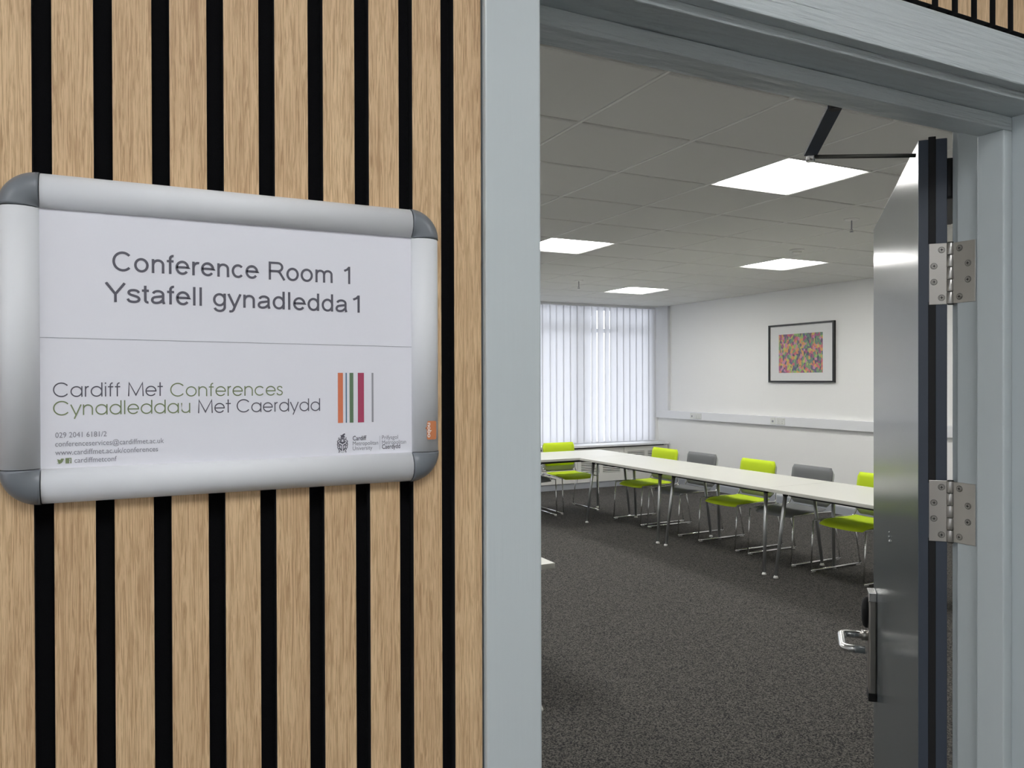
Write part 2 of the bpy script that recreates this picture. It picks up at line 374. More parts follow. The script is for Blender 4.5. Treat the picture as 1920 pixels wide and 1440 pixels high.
# right wall: skirting, trunking, boxing, sockets, picture
bm = nb(); prism(bm, [(X1, 0), (X1-.018, 0), (X1-.018, .085), (X1-.010, .10), (X1, .10)], Y0, 9.85, 'y'); struct(mk('baseboard_right', bm, BASEB))
tk = nb(); box(tk, X1-.05, X1, 1.2, Y1-.0, 1.005, 1.125); tk = mk('wall_trunking', tk, TRIMW, bevel=.004)
tag(tk, 'white horizontal cable trunking running along the picture wall', 'trunking')
def outlet(y, label):
    t = empty('wall_outlet', (X1-.05, y, 1.065)); tag(t, label, 'wall outlet', 'outlets set in the white trunking')
    bm = nb(); box(bm, -.008, 0, -.073, .073, -.043, .043); mk('faceplate', bm, OUTLET, t, bevel=.003)
    for s in (-1, 1):
        bm = nb(); box(bm, -.012, -.008, s*.045-.006, s*.045+.006, .018, .034); mk('switch', bm, OUTLET, t)
        bm = nb()
        for a, b in ((0, .012), (-.010, -.012), (.010, -.012)): box(bm, -.0085, -.0078, s*.03+a-.002, s*.03+a+.002, b-.016, b-.008)
        mk('socket_holes', bm, RUBBER, t)
    bm = nb(); box(bm, -.008, 0, .092, .175, -.043, .043); mk('data_plate', bm, OUTLET, t, bevel=.003)
    bm = nb(); box(bm, -.0085, -.0078, .118, .150, -.018, .008); mk('data_port', bm, GREYB, t)
outlet(9.09, 'white wall outlet in trunking near the window corner')
outlet(7.47, 'white wall outlet in trunking below the framed picture')

ART = mat('abstract_print', (.5, .3, .3), .5); nt = ART.node_tree; b = nt.nodes['Principled BSDF']
tc = nt.nodes.new('ShaderNodeTexCoord'); mp = nt.nodes.new('ShaderNodeMapping'); mp.inputs['Scale'].default_value = (1, 34, 25)
nz = nt.nodes.new('ShaderNodeTexNoise'); nz.inputs['Scale'].default_value = 9; vm = nt.nodes.new('ShaderNodeVectorMath'); vm.operation = 'MULTIPLY_ADD'; vm.inputs[1].default_value = (.0, 1.3, 1.3)
vo = nt.nodes.new('ShaderNodeTexVoronoi'); vo.inputs['Scale'].default_value = 1; vo.inputs['Randomness'].default_value = .9
nt.links.new(tc.outputs['Object'], mp.inputs[0]); nt.links.new(tc.outputs['Object'], nz.inputs['Vector'])
nt.links.new(nz.outputs['Color'], vm.inputs[0]); nt.links.new(mp.outputs[0], vm.inputs[2]); nt.links.new(vm.outputs[0], vo.inputs['Vector'])
sx_ = nt.nodes.new('ShaderNodeSeparateColor'); nt.links.new(vo.outputs['Color'], sx_.inputs[0])
cr = nt.nodes.new('ShaderNodeValToRGB'); cr.color_ramp.interpolation = 'CONSTANT'; e = cr.color_ramp.elements
cols = [(.36, .05, .16), (.10, .22, .12), (.62, .10, .14), (.70, .34, .06), (.03, .04, .07), (.58, .56, .08), (.28, .48, .10), (.06, .07, .16), (.62, .22, .34), (.12, .04, .12), (.72, .24, .08), (.16, .30, .10)]
e[0].color = (*cols[0], 1); e[1].position = 1/len(cols); e[1].color = (*cols[1], 1)
for i, c in enumerate(cols[2:], 2): q = e.new(i/len(cols)); q.color = (*c, 1)
nt.links.new(sx_.outputs[0], cr.inputs[0]); nt.links.new(cr.outputs[0], b.inputs['Base Color'])
pc = empty('framed_picture', (X1, 7.174, 1.938)); tag(pc, 'black-framed colourful abstract print with wide white mount on the wall', 'picture')
hw, hh, fw = .53, .372, .022
bm = nb()
for a in ((-hw, hw, -hh, -hh+fw), (-hw, hw, hh-fw, hh), (-hw, -hw+fw, -hh+fw, hh-fw), (hw-fw, hw, -hh+fw, hh-fw)): box(bm, -.035, 0, *a)
mk('picture_frame', bm, BLKFR, pc)
bm = nb(); box(bm, -.020, -.004, -hw+fw, hw-fw, -hh+fw, hh-fw); mk('mount', bm, MOUNT, pc)
bm = nb(); box(bm, -.0212, -.0200, -.353, .358, -.250, .243); mk('print', bm, ART, pc)
PG = bpy.data.materials.new('picture_glass'); PG.use_nodes = True; nt = PG.node_tree; nt.nodes.clear()
o_ = nt.nodes.new('ShaderNodeOutputMaterial'); tr = nt.nodes.new('ShaderNodeBsdfTransparent'); gl = nt.nodes.new('ShaderNodeBsdfGlossy'); gl.inputs['Roughness'].default_value = .1
mxs = nt.nodes.new('ShaderNodeMixShader'); mxs.inputs[0].default_value = .05
nt.links.new(tr.outputs[0], mxs.inputs[1]); nt.links.new(gl.outputs[0], mxs.inputs[2]); nt.links.new(mxs.outputs[0], o_.inputs[0])
bm = nb(); box(bm, -.026, -.024, -hw+fw, hw-fw, -hh+fw, hh-fw); mk('glass', bm, PG, pc)

# ---------------------------------------------------------------- slatted hallway wall
pan = nb()
for a in ((HX0, AX0-.0005, 0, HZ), (AX0-.0005, 1.282, 2.087, HZ), (1.282, HX1, 0, HZ)): box(pan, a[0], a[1], FELT_Y, .685, a[2], a[3])
pan = struct(mk('wall_slatted', pan, FELT))
def slat_mesh(h, name='slat'):
    bm = nb(); fs = box(bm, -.0136, .0136, 0, FELT_Y-SLAT_Y, 0, h, 1)
    for fc in fs:
        if all(abs(v.co.y) < 1e-6 for v in fc.verts): fc.material_index = 0
    return mk(name, bm, [OAK, BLACKMDF], pan)
s_long = None
k0 = -16
for k in range(k0, 9):
    x = -.0494+.04*k+.0136
    if s_long is None: s_long = slat_mesh(HZ); o = s_long
    else: o = inst(s_long, 'slat', pan)
    o.location = (x, SLAT_Y, 0)
s_short = None
for k in range(8, 40):
    x = -.0494+.04*k+.0136+.0015
    if x < AX0+.015: continue
    if x > 1.295: break
    if s_short is None: s_short = slat_mesh(HZ-2.096); o = s_short
    else: o = inst(s_short, 'slat', pan)
    o.location = (x, SLAT_Y, 2.096)
for k in range(33, 50):
    x = -.0494+.04*k+.0136+.0015
    if x <= 1.30: continue
    o = inst(s_long, 'slat', pan); o.location = (x, SLAT_Y, 0)

# ---------------------------------------------------------------- door frame
fr_ = empty('trim_1', (0, 0, 0)); struct(fr_)
AT = 2.086; RX = LXR+.0105; RXO = RX+.057
def part(name, m, parent, bev, *boxes):
    bm = nb()
    for a in boxes: box(bm, *a)
    return mk(name, bm, m, parent, bevel=bev)
part('architrave', PAINT_V, fr_, .0015, (AX0, AX1, .663, FELT_Y+.004, 0, AT))
part('architrave', PAINT_V, fr_, .0015, (RX, RXO, .663, FELT_Y+.004, 0, AT))
part('architrave', PAINT_H, fr_, .0018, (AX1, RX, .663, .681, LZ+.0105, AT))
part('lining', PAINT_V, fr_, .0012, (LXL-.03, LXL, .681, LY1, 0, LZ))
part('lining', PAINT_V, fr_, .0012, (LXR, LXR+.03, .681, LY1, 0, LZ))
part('lining', PAINT_H, fr_, .0018, (LXL-.03, LXR+.03, .681, LY1, LZ, LZ+.03))
part('door_stop', PAINT_V, fr_, .0022, (LXL, LXL+STOP, SY0, SY1, 0, LZ-STOP))
part('door_stop', PAINT_V, fr_, .0022, (LXR-STOP, LXR, SY0, SY1, 0, LZ-STOP))
part('door_stop', PAINT_H, fr_, .0022, (LXL, LXR, SY0, SY1, LZ-STOP, LZ))
part('architrave', PAINT_V, fr_, .0012, (LXL-.066, LXL-.009, .816, .834, 0, AT))
part('architrave', PAINT_V, fr_, .0012, (RX, RXO, .8162, .8353, 0, AT))
part('architrave', PAINT_H, fr_, .0012, (LXL-.009, RX, .816, .834, LZ+.009, AT))

# ---------------------------------------------------------------- open door
T, DW, DZ0, DZ1 = .042, .81, .037, 1.999
dang = math.atan2(.6893, .7245)
bm = nb(); fs = box(bm, 0, DW, -T, 0, DZ0, DZ1)
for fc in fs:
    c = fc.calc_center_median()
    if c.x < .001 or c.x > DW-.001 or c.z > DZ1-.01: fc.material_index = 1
# recess for the seal in the hinge edge is covered by the seal strip part
door = struct(mk('door_1', bm, [DOORP, DOOREDGE], loc=(1.1824, .8664, -.0311), rotz=dang, bevel=.0012))
door.scale = (1.0193,)*3
HZS = [(1.730, 1.829), (1.346, 1.445), (.20, .30)]
segs = [(1.829, DZ1+.004), (1.440, 1.735), (.295, 1.351), (DZ0, .205)]
bm = nb()
for z0, z1 in segs: box(bm, -.0012, .001, -.0255, -.0145, z0, z1)
mk('seal_strip', bm, RUBBER, door, bevel=.0008)
def screw_mesh():
    bm = nb(); tube(bm, [(0,0,0), (-.0003,0,0)], [.0052, .0050], 18, mi=1)
    tube(bm, [(-.0003,0,0), (-.0007,0,0)], [.0043, .0041], 18, mi=0); tube(bm, [(-.0007,0,0), (-.0009,0,0)], [.0036, .0034], 16, mi=1); tube(bm, [(-.0009,0,0), (-.0012,0,0)], [.0031, .0028], 16, mi=0)
    box(bm, -.00135, -.0012, -.0022, .0022, -.0006, .0006, 2); box(bm, -.00135, -.0012, -.0006, .0006, -.0022, .0022, 2)
    return bm
scr0 = None
for z0, z1 in HZS:
    bm = nb(); box(bm, -.0016, .0005, -T+.0005, -.0155, z0, z1); h = mk('hinge', bm, STEEL, door, bevel=.0004)
    zc = (z0+z1)/2
    # knuckles: pivot in the local frame of the door
    kc = Vector((1.1905, .8150, 0)); rel = Matrix.Rotation(-dang, 3, 'Z') @ (kc-Vector((1.160, .850, 0)))
    for q in range(5):
        a = z0+(z1-z0)*q/5+.0006; b_ = z0+(z1-z0)*(q+1)/5-.0006
        bm = nb(); tube(bm, [(rel.x, rel.y, a), (rel.x, rel.y, b_)], .0060, 20); mk('knuckle', bm, STEEL, h, bevel=.0004)
    bm = nb(); tube(bm, [(rel.x, rel.y, z0-.001), (rel.x, rel.y, z1+.001)], .0046, 14); mk('hinge_pin', bm, STEEL_D, h)
    # leaf on the jamb, in world then to local
    jl = empty('tmp') if False else None
    bm = nb(); box(bm, 1.1896, 1.1915, .7735, .8150, z0+.001, z1-.001)
    bmesh.ops.transform(bm, matrix=Matrix.Rotation(-dang, 4, 'Z') @ Matrix.Translation((-1.160, -.850, 0)), verts=bm.verts)
    mk('frame_leaf', bm, STEEL, h, bevel=.0004)
    H_ = z1-z0
    for fy, fz in ((-.029, .5), (-.0215, .0), ):
        pass
    for (yy, fz) in ((-.0335, .11), (-.0225, .37), (-.0225, .63), (-.0335, .89)):
        if scr0 is None: scr0 = mk('screw', screw_mesh(), [STEEL, STEEL_D, RUBBER], h); s = scr0
        else: s = inst(scr0, 'screw', h)
        s.location = (-.0016, yy, z0+H_*fz)
    for (wy, fz) in ((.7995, .11), (.7855, .37), (.7855, .63), (.7995, .89)):
        s = inst(scr0, 'screw', h)
        p = Matrix.Rotation(-dang, 3, 'Z') @ Vector((1.1896-1.160, wy-.850, 0)); s.location = (p.x, p.y, z0+H_*fz)
        s.rotation_euler = (0, 0, -dang)
# lock plate, reader, lever
lk = mk('lock_plate', (lambda b: (box(b, .715, .765, 0, .019, .818, 1.072), b)[1])(nb()), STEEL, door, bevel=.004)
bm = nb(); box(bm, .714, .766, 0, .020, .800, .820); mk('plate_end_cap', bm, RUBBER, lk, bevel=.002)
bm = nb(); box(bm, .7145, .7655, 0, .0195, 1.050, 1.074); mk('plate_top_cap', bm, CHROME, lk, bevel=.002)
bm = nb()
ring = []
for q, (s, yy) in enumerate(((1., .018), (1., .024), (.85, .031), (.45, .034))):
    ring.append([bm.verts.new((.740+.019*s*math.cos(2*PI*k/24), yy, 1.017+.040*s*math.sin(2*PI*k/24))) for k in range(24)])
for a, c in zip(ring, ring[1:]):
    for k in range(24): bm.faces.new((a[k], a[(k+1) % 24], c[(k+1) % 24], c[k])).smooth = True
bm.faces.new(ring[0]); bm.faces.new(ring[-1]); mk('reader', bm, RUBBER, lk)
bm = nb(); tube(bm, [(.740, .018, .958), (.740, .034, .958)], .0125, 24); mk('rose', bm, STEEL, lk)
bm = nb(); tube(bm, bend([(.740, .02, .958), (.740, .083, .958), (.622, .083, .958), (.622, .034, .958)], .02, 6), .0092, 16); mk('lever_handle', bm, CHROME, lk)
bm = nb(); tube(bm, [(.417, 0, 1.272), (.417, .0035, 1.272)], [.003, .002], 10); tube(bm, [(.417, 0, 1.262), (.417, .003, 1.262)], [.0045, .002], 10); tube(bm, [(.420, 0, 1.281), (.420, .0025, 1.281)], .0015, 8)
mk('coat_hook_stub', bm, CHROME, door)
# room-side furniture
bm = nb(); box(bm, .715, .765, -T-.012, -T, .82, 1.07); mk('inner_lock_plate', bm, STEEL, door, bevel=.003)
bm = nb(); tube(bm, bend([(.740, -T-.01, .958), (.740, -T-.065, .958), (.622, -T-.065, .958), (.622, -T-.03, .958)], .02, 6), .009, 14); mk('inner_lever', bm, CHROME, door)
cb = mk('door_closer', (lambda b: (box(b, .02, .27, -T-.052, -T, 1.905, 1.972), b)[1])(nb()), DARKM, door, bevel=.004)
def to_door(v):
    p = Matrix.Rotation(-dang, 3, 'Z') @ (Vector(v)-Vector((1.160, .850, 0))); return p
E1 = Vector((1.039, .962, 1.990)); A1 = Vector((1.158, .853, 1.975)); F1 = Vector((.931, .816, 2.009))
bm = nb(); tube(bm, [to_door(E1-Vector((0, 0, .004))), to_door(A1)], .0034, 10); mk('closer_rod', bm, STEEL_D, cb)
bm = nb()   # flat forearm
a, c = to_door(F1), to_door(E1); dd = (c-a).normalized(); sd = dd.cross(Vector((0, 0, 1))).normalized(); up = sd.cross(dd)
vs = [bm.verts.new(p+sd*s1*.0105+up*s2*.0022) for p in (a, c) for s1 in (-1, 1) for s2 in (-1, 1)]
for q in ((0,1,3,2), (4,6,7,5), (0,4,5,1), (2,3,7,6), (0,2,6,4), (1,5,7,3)): bm.faces.new([vs[i] for i in q])
mk('closer_forearm', bm, DOOREDGE, cb)
bm = nb(); tube(bm, [to_door(E1-Vector((0, 0, .012))), to_door(E1+Vector((0, 0, .006)))], [.0075, .0065], 14); mk('closer_elbow', bm, CHROME, cb)
bm = nb(); tube(bm, [to_door(F1+Vector((0, .0, -.005))), to_door(F1+Vector((0, 0, .03)))], .009, 12); mk('closer_shoe', bm, DARKM, cb)

# ---------------------------------------------------------------- wall sign
SX0, SX1, SZ0, SZ1, BWD = -.0835, .2530, 1.5195, 1.7625, .0262
sg = empty('wall_sign', (0, .669, 0)); tag(sg, 'landscape room sign in silver frame hung on the oak slats', 'sign')
bm = nb(); box(bm, SX0+.010, SX1-.010, -.006, -.0003, SZ0+.010, SZ1-.010); mk('back_panel', bm, CORNER, sg)
bm = nb(); box(bm, SX0+.018, SX1-.018, -.0066, -.006, SZ0+.018, SZ1-.018); poster = mk('poster', bm, PAPER, sg)
PR = [(0, 0), (0, .0072), (.0012, .0095), (.004, .0122), (.0085, .0142), (.0135, .0146), (.0185, .0134), (.0225, .0106), (.0250, .0066), (.0262, .002), (.0262, 0)]  # (distance from inner edge, height)
def bar(p0, p1, outward, name):
    bm = nb(); p0, p1, o_ = Vector(p0), Vector(p1), Vector(outward)
    A = [bm.verts.new(p0+o_*a+Vector((0, -b, 0))) for a, b in PR]; B = [bm.verts.new(p1+o_*a+Vector((0, -b, 0))) for a, b in PR]
    n = len(PR)
    for i in range(n): 
        fc = bm.faces.new((A[i], A[(i+1) % n], B[(i+1) % n], B[i])); fc.smooth = 1 <= i <= n-3
    bm.faces.new(A); bm.faces.new(B[::-1]); return mk(name, bm, ALU, sg)
ix0, ix1, iz0, iz1 = SX0+BWD, SX1-BWD, SZ0+BWD, SZ1-BWD; g = .0006
bar((ix0+g, 0, iz1), (ix1-g, 0, iz1), (0, 0, 1), 'frame_bar'); bar((ix0+g, 0, iz0), (ix1-g, 0, iz0), (0, 0, -1), 'frame_bar')
bar((ix0, 0, iz0+g), (ix0, 0, iz1-g), (-1, 0, 0), 'frame_bar'); rb = bar((ix1, 0, iz0+g), (ix1, 0, iz1-g), (1, 0, 0), 'frame_bar')
for cx, cz, a0 in ((ix0, iz1, 90), (ix1, iz1, 0), (ix1, iz0, 270), (ix0, iz0, 180)):
    bm = nb(); N = 14; rows = []
    for k in range(N+1):
        th = math.radians(a0+90*k/N); d = Vector((math.cos(th), 0, math.sin(th)))
        rows.append([bm.verts.new(Vector((cx, 0, cz))+d*(a*1.015+.0002)+Vector((0, -b*1.03, 0))) for a, b in PR[1:]])
    for p, q in zip(rows, rows[1:]):
        for i in range(len(p)-1): bm.faces.new((p[i], p[i+1], q[i+1], q[i])).smooth = True
    bm.faces.new(rows[0]); bm.faces.new(rows[-1]); bmesh.ops.remove_doubles(bm, verts=bm.verts, dist=1e-6)
    mk('corner_cap', bm, CORNER, sg)

# stroke lettering ---------------------------------------------------------
def arc(cx, cy, rx, ry, a0, a1, n=14):
    return [(cx+rx*math.cos(math.radians(a0+(a1-a0)*k/n)), cy+ry*math.sin(math.radians(a0+(a1-a0)*k/n))) for k in range(n+1)]
def spl(P, n=5):
    Q = [P[0]]+P+[P[-1]]; out = []
    for i in range(1, len(Q)-2):
        p0, p1, p2, p3 = Q[i-1:i+3]
        for k in range(n):
            t = k/n; out.append(tuple(.5*(2*p1[j]+(p2[j]-p0[j])*t+(2*p0[j]-5*p1[j]+4*p2[j]-p3[j])*t*t+(3*p1[j]-p0[j]-3*p2[j]+p3[j])*t**3) for j in (0, 1)))
    return out+[P[-1]]
GRO = {  # plain grotesque
 ' ': (.278, []), '1': (.556, [[(.335, 0), (.335, .716)], [(.335, .690), (.26, .60), (.13, .535)]]),
 'C': (.722, [arc(.385, .358, .295, .325, 42, 318, 22)]), 'c': (.5, [arc(.265, .26, .190, .225, 42, 318, 18)]),
 'o': (.556, [arc(.278, .26, .200, .225, 0, 360, 26)]), 'e': (.556, [[(.08, .275), (.475, .275)]+arc(.278, .26, .197, .225, 4, 322, 22)]),
 'n': (.556, [[(.11, 0), (.11, .519)], [(.11, .30)]+arc(.285, .325, .165, .152, 165, 0, 10)+[(.45, 0)]]),
 'm': (.833, [[(.11, 0), (.11, .519)], [(.11, .30)]+arc(.265, .345, .148, .132, 165, 0, 10)+[(.415, 0)], [(.415, .30)]+arc(.57, .345, .148, .132, 165, 0, 10)+[(.722, 0)]]),
 'r': (.333, [[(.11, 0), (.11, .519)], [(.11, .28)]+arc(.265, .30, .15, .175, 165, 72, 8)]),
 'f': (.278, [[(.135, 0), (.135, .56)]+arc(.235, .57, .10, .108, 180, 78, 7), [(.02, .478), (.255, .478)]]),
 't': (.278, [[(.13, .665), (.13, .13)]+arc(.215, .128, .085, .088, 180, 285, 7), [(.02, .478), (.25, .478)]]),
 'l': (.222, [[(.11, 0), (.11, .716)]]), 'd': (.556, [arc(.272, .26, .188, .225, 0, 360, 26), [(.455, 0), (.455, .716)]]),
 'a': (.556, [arc(.275, .362, .168, .122, 168, 0, 10)+[(.443, .12), (.475, 0)], spl([(.443, .295), (.28, .272), (.13, .235), (.08, .14), (.12, .062), (.21, .036), (.33, .065), (.425, .15)])]),
 'g': (.556, [arc(.272, .27, .188, .215, 0, 360, 26), [(.455, .519), (.455, 0)]+arc(.275, -.01, .18, .158, 0, -165, 12)]),
 'y': (.5, [[(.035, .519), (.255, .01)], [(.465, .519), (.255, .01), (.215, -.10), (.17, -.155), (.115, -.168), (.06, -.160)]]),
 's': (.5, [spl([(.425, .385), (.365, .452), (.25, .476), (.135, .452), (.092, .382), (.14, .312), (.26, .27), (.385, .222), (.43, .145), (.38, .065), (.25, .038), (.115, .066), (.06, .15)])]),
 'Y': (.667, [[(.035, .716), (.333, .30), (.632, .716)], [(.333, .30), (.333, 0)]]),
 'R': (.722, [[(.12, 0), (.12, .675), (.42, .675)]+arc(.43, .512, .165, .163, 90, -90, 10)+[(.12, .349)], [(.43, .349), (.50, .30), (.68, 0)]])}
GEO = {  # light geometric
 ' ': (.277, []), 'C': (.813, [arc(.42, .37, .37, .345, 38, 322, 26)]), 'M': (.919, [[(.085, 0), (.115, .715), (.46, .06), (.805, .715), (.835, 0)]]),
 'a': (.683, [arc(.335, .272, .262, .250, 0, 360, 28), [(.598, 0), (.598, .547)]]), 'd': (.682, [arc(.335, .272, .262, .250, 0, 360, 28), [(.598, 0), (.598, .74)]]),
 'r': (.301, [[(.09, 0), (.09, .547)], [(.09, .36)]+arc(.24, .36, .15, .165, 160, 85, 7)]), 'i': (.2, [[(.10, 0), (.10, .547)], [(.10, .66), (.10, .74)]]),
 'f': (.351, [[(.14, 0), (.14, .58)]+arc(.25, .59, .11, .12, 180, 85, 7), [(.02, .51), (.29, .51)]]), 't': (.339, [[(.155, 0), (.155, .74)], [(.02, .51), (.30, .51)]]),
 'e': (.65, [[(.065, .272), (.585, .272)]+arc(.325, .272, .260, .248, 2, 325, 24)]), 'o': (.655, [arc(.328, .272, .262, .250, 0, 360, 28)]),
 'n': (.61, [[(.09, 0), (.09, .547)], [(.09, .30)]+arc(.30, .32, .21, .20, 175, 0, 12)+[(.51, 0)]]), 'c': (.647, [arc(.33, .272, .262, .248, 40, 320, 22)]),
 's': (.42, [spl([(.345, .42), (.30, .49), (.20, .515), (.11, .485), (.08, .41), (.12, .335), (.22, .285), (.32, .235), (.355, .15), (.31, .06), (.20, .03), (.09, .06), (.05, .14)])]),
 'y': (.536, [[(.03, .547), (.275, .0)], [(.51, .547), (.19, -.19)]]), 'l': (.2, [[(.10, 0), (.10, .74)]]),
 'u': (.608, [[(.09, .547), (.09, .23)]+arc(.30, .23, .21, .20, 180, 360, 12)+[(.51, .547)], [(.51, .23), (.51, 0)]])}
def ribbon(bm, P, hw, y, sx, sz, ox, oz, sh=0.):
    closed = math.dist(P[0], P[-1]) < 1e-4
    if closed: P = P[:-1]
    n = len(P); L, Rr = [], []
    for i in range(n):
        a = P[i-1] if (i > 0 or closed) else None; c = P[(i+1) % n] if (i < n-1 or closed) else None; b = P[i]
        def un(p, q): d = math.dist(p, q) or 1e-9; return ((q[0]-p[0])/d, (q[1]-p[1])/d)
        d1 = un(a, b) if a else un(b, c); d2 = un(b, c) if c else d1
        nx, nz_ = -(d1[1]+d2[1]), d1[0]+d2[0]; ln = math.hypot(nx, nz_) or 1e-9; nx /= ln; nz_ /= ln
        cs = max(.45, nx*-d1[1]+nz_*d1[0]); k = hw/cs
        for lst, s in ((L, 1), (Rr, -1)): lst.append(bm.verts.new((ox+(b[0]+s*nx*k)*sx, y, oz+(b[1]+s*nz_*k)*sz)))
    for i in range(n if closed else n-1): bm.faces.new((L[i], L[(i+1) % n], Rr[(i+1) % n], Rr[i]))
def stroke_text(txt, font, x0, x1, z, cap, wgt, m, capu=.716, zr=None):
    adv = sum(font[c][0] for c in txt); first, last = txt[0], txt[-1]
    sx = (x1-x0)/(adv-.10); sz = cap/capu; bm = nb(); pen = x0-.05*sx; yk = 0; L = 0
    for c in txt:
        a, paths = font[c]
        zz = z if zr is None else z+(zr-z)*((pen-x0)/(x1-x0))
        for P in paths: ribbon(bm, P, wgt/2, -.00685-yk, sx, sz, pen, zz); yk = (yk+.00001) if yk < .00004 else 0
        pen += a*sx
    return mk('lettering', bm, m, poster)
poster_off = 0
stroke_text('Conference Room 1', GRO, -.0099, .1745, 1.6932, .0148, .088, INK, zr=1.6924)
stroke_text('Ystafell gynadledda', GRO, -.0140, .1690, 1.6696, .0146, .088, INK, zr=1.6682)
stroke_text('1', GRO, .1725, .1830, 1.6682, .0148, .088, INK)
stroke_text('Cardiff Met', GEO, -.0488, .0243, 1.5982, .0106, .062, INK, capu=.74)
stroke_text('Conferences', GEO, .0301, .1148, 1.5976, .0106, .062, INKG, capu=.74)
stroke_text('Cynadleddau', GEO, -.0488, .0443, 1.5846, .0106, .062, INKG, capu=.74)
stroke_text('Met Caerdydd', GEO, .0497, .1457, 1.5842, .0106, .062, INK, capu=.74)
def font_text(txt, x0, x1, z, h, m, parent, y=-.00685, rot=None, name='lettering', off=0.):
    cu = bpy.data.curves.new('text', 'FONT'); cu.body = txt; cu.size = 1; cu.offset = off; cu.resolution_u = 3
    to = bpy.data.objects.new('text', cu); COL.objects.link(to); bpy.context.view_layer.update()
    dg = bpy.context.evaluated_depsgraph_get(); me = bpy.data.meshes.new_from_object(to.evaluated_get(dg))
    bpy.data.objects.remove(to); xsv = [v.co.x for v in me.vertices]; a, b = min(xsv), max(xsv)
    me.materials.clear(); me.materials.append(m)
    for v in me.vertices:
        X = (v.co.x-a)/(b-a)*(x1-x0); Z = v.co.y*h
        if rot: X, Z = Z, -X
        v.co = Vector((X+x0, y, Z+z)) if not rot else Vector((rot[0]+X, y, rot[1]+Z))
    o = bpy.data.objects.new(name, me); COL.objects.link(o); o.parent = parent; return o
font_text('029 2041 6181/2', -.0479, -.0144, 1.5682, .0056, INKS, poster)
font_text('conferenceservices@cardiffmet.ac.uk', -.048, .025, 1.5617, .0056, INKS, poster)
font_text('www.cardiffmet.ac.uk/conferences', -.048, .0208, 1.5554, .0056, INKS, poster)
font_text('cardiffmetconf', -.0357, -.0077, 1.5492, .0056, INKS, poster)
font_text('Cardiff', .1735, .1855, 1.5581, .0056, INK, poster, off=.012); font_text('Metropolitan', .1735, .1960, 1.5538, .0050, INKS, poster); font_text('University', .1735, .1907, 1.5496, .0050, INKS, poster)
font_text('Prifysgol', .1994, .2140, 1.5581, .0050, INKS, poster); font_text('Metropolitan', .1994, .2214, 1.5537, .0050, INKS, poster); font_text('Caerdydd', .1994, .2159, 1.5498, .0056, INK, poster, off=.012)
def flat(name, polys, m, parent, y=-.00685):
    bm = nb()
    for P in polys: bm.faces.new([bm.verts.new((a, y, b)) for a, b in P])
    return mk(name, bm, m, parent)
def rect(a, b, c, d): return [(a, c), (b, c), (b, d), (a, d)]
bm = nb(); vs = [bm.verts.new(p) for p in ((-.0585, -.00685, 1.6420), (.2276, -.00685, 1.6396), (.2276, -.00685, 1.6393), (-.0585, -.00685, 1.6417))]; bm.faces.new(vs); mk('divider_line', bm, INKS, poster)
for x0_, x1_, m_ in ((.1608, .1652, ORANGE), (.1675, .1685, BLUE), (.1709, .1742, GREEN), (.1781, .1835, PINK), (.1903, .1919, GREYB)):
    flat('colour_bar', [rect(x0_, x1_, 1.5735, 1.6163)], m_, poster)
flat('divider_line', [rect(.19735, .19755, 1.5494, 1.5613)], INKS, poster)
# small bird mark and square f mark
def P_(pts, x, z, s): return [(x+a*s, z+b*s) for a, b in pts]
bird = [(0, .12), (.30, .10), (.10, .28), (.22, .30), (.04, .48), (.14, .50), (.03, .78), (.42, .62), (.50, .60), (.56, .78), (.70, .86), (.84, .80), (1.0, .84), (.93, .70), (1.02, .70), (.90, .58), (.84, .36), (.66, .14), (.40, .02), (.18, .03)]
flat('bird_mark', [P_(bird, -.0470, 1.5489, .0046)], INKG, poster)
fx, fz = -.0415, 1.5490
flat('square_mark', [rect(fx, fx+.0024, fz, fz+.0040), rect(fx+.0031, fx+.0039, fz, fz+.0015), rect(fx+.0024, fx+.0039, fz+.0022, fz+.0025), rect(fx+.0024, fx+.0039, fz+.0034, fz+.0040), rect(fx+.0034, fx+.0039, fz+.0015, fz+.0034)], INKG, poster)
# coat of arms
bm = nb(); cx, cz = .1646, 1.5540; S = .0010
def rib(P, w): ribbon(bm, P, w/2, -.00685, S, S, cx, cz)
def poly(P): bm.faces.new([bm.verts.new((cx+a*S, -.00688, cz+b*S)) for a, b in P])
poly([(-3.0, 2.0), (-.45, .5), (-.45, -5.0), (-2.6, -2.9)]); poly([(3.0, 2.0), (.45, .5), (.45, -5.0), (2.6, -2.9)])
poly([(-3.0, 3.0), (0, 1.2), (3.0, 3.0), (2.2, 4.2), (0, 3.0), (-2.2, 4.2)])
poly([(-2.4, 4.6), (-.5, 3.6), (-.9, 5.0), (-1.4, 5.6)]); poly([(2.4, 4.6), (.5, 3.6), (.9, 5.0), (1.4, 5.6)])
poly([(-1.4, 5.3), (1.4, 5.3), (1.2, 6.2), (-1.2, 6.2)]); poly([(-1.6, 6.9), (1.9, 6.9), (2.2, 7.6), (1.2, 8.6), (2.3, 9.4), (2.0, 10.6), (.6, 9.9), (-.4, 9.2), (-1.2, 8.9), (-2.2, 9.2), (-1.3, 8.2)])
rib([(-1.7, 6.5), (1.7, 6.5)], .35)
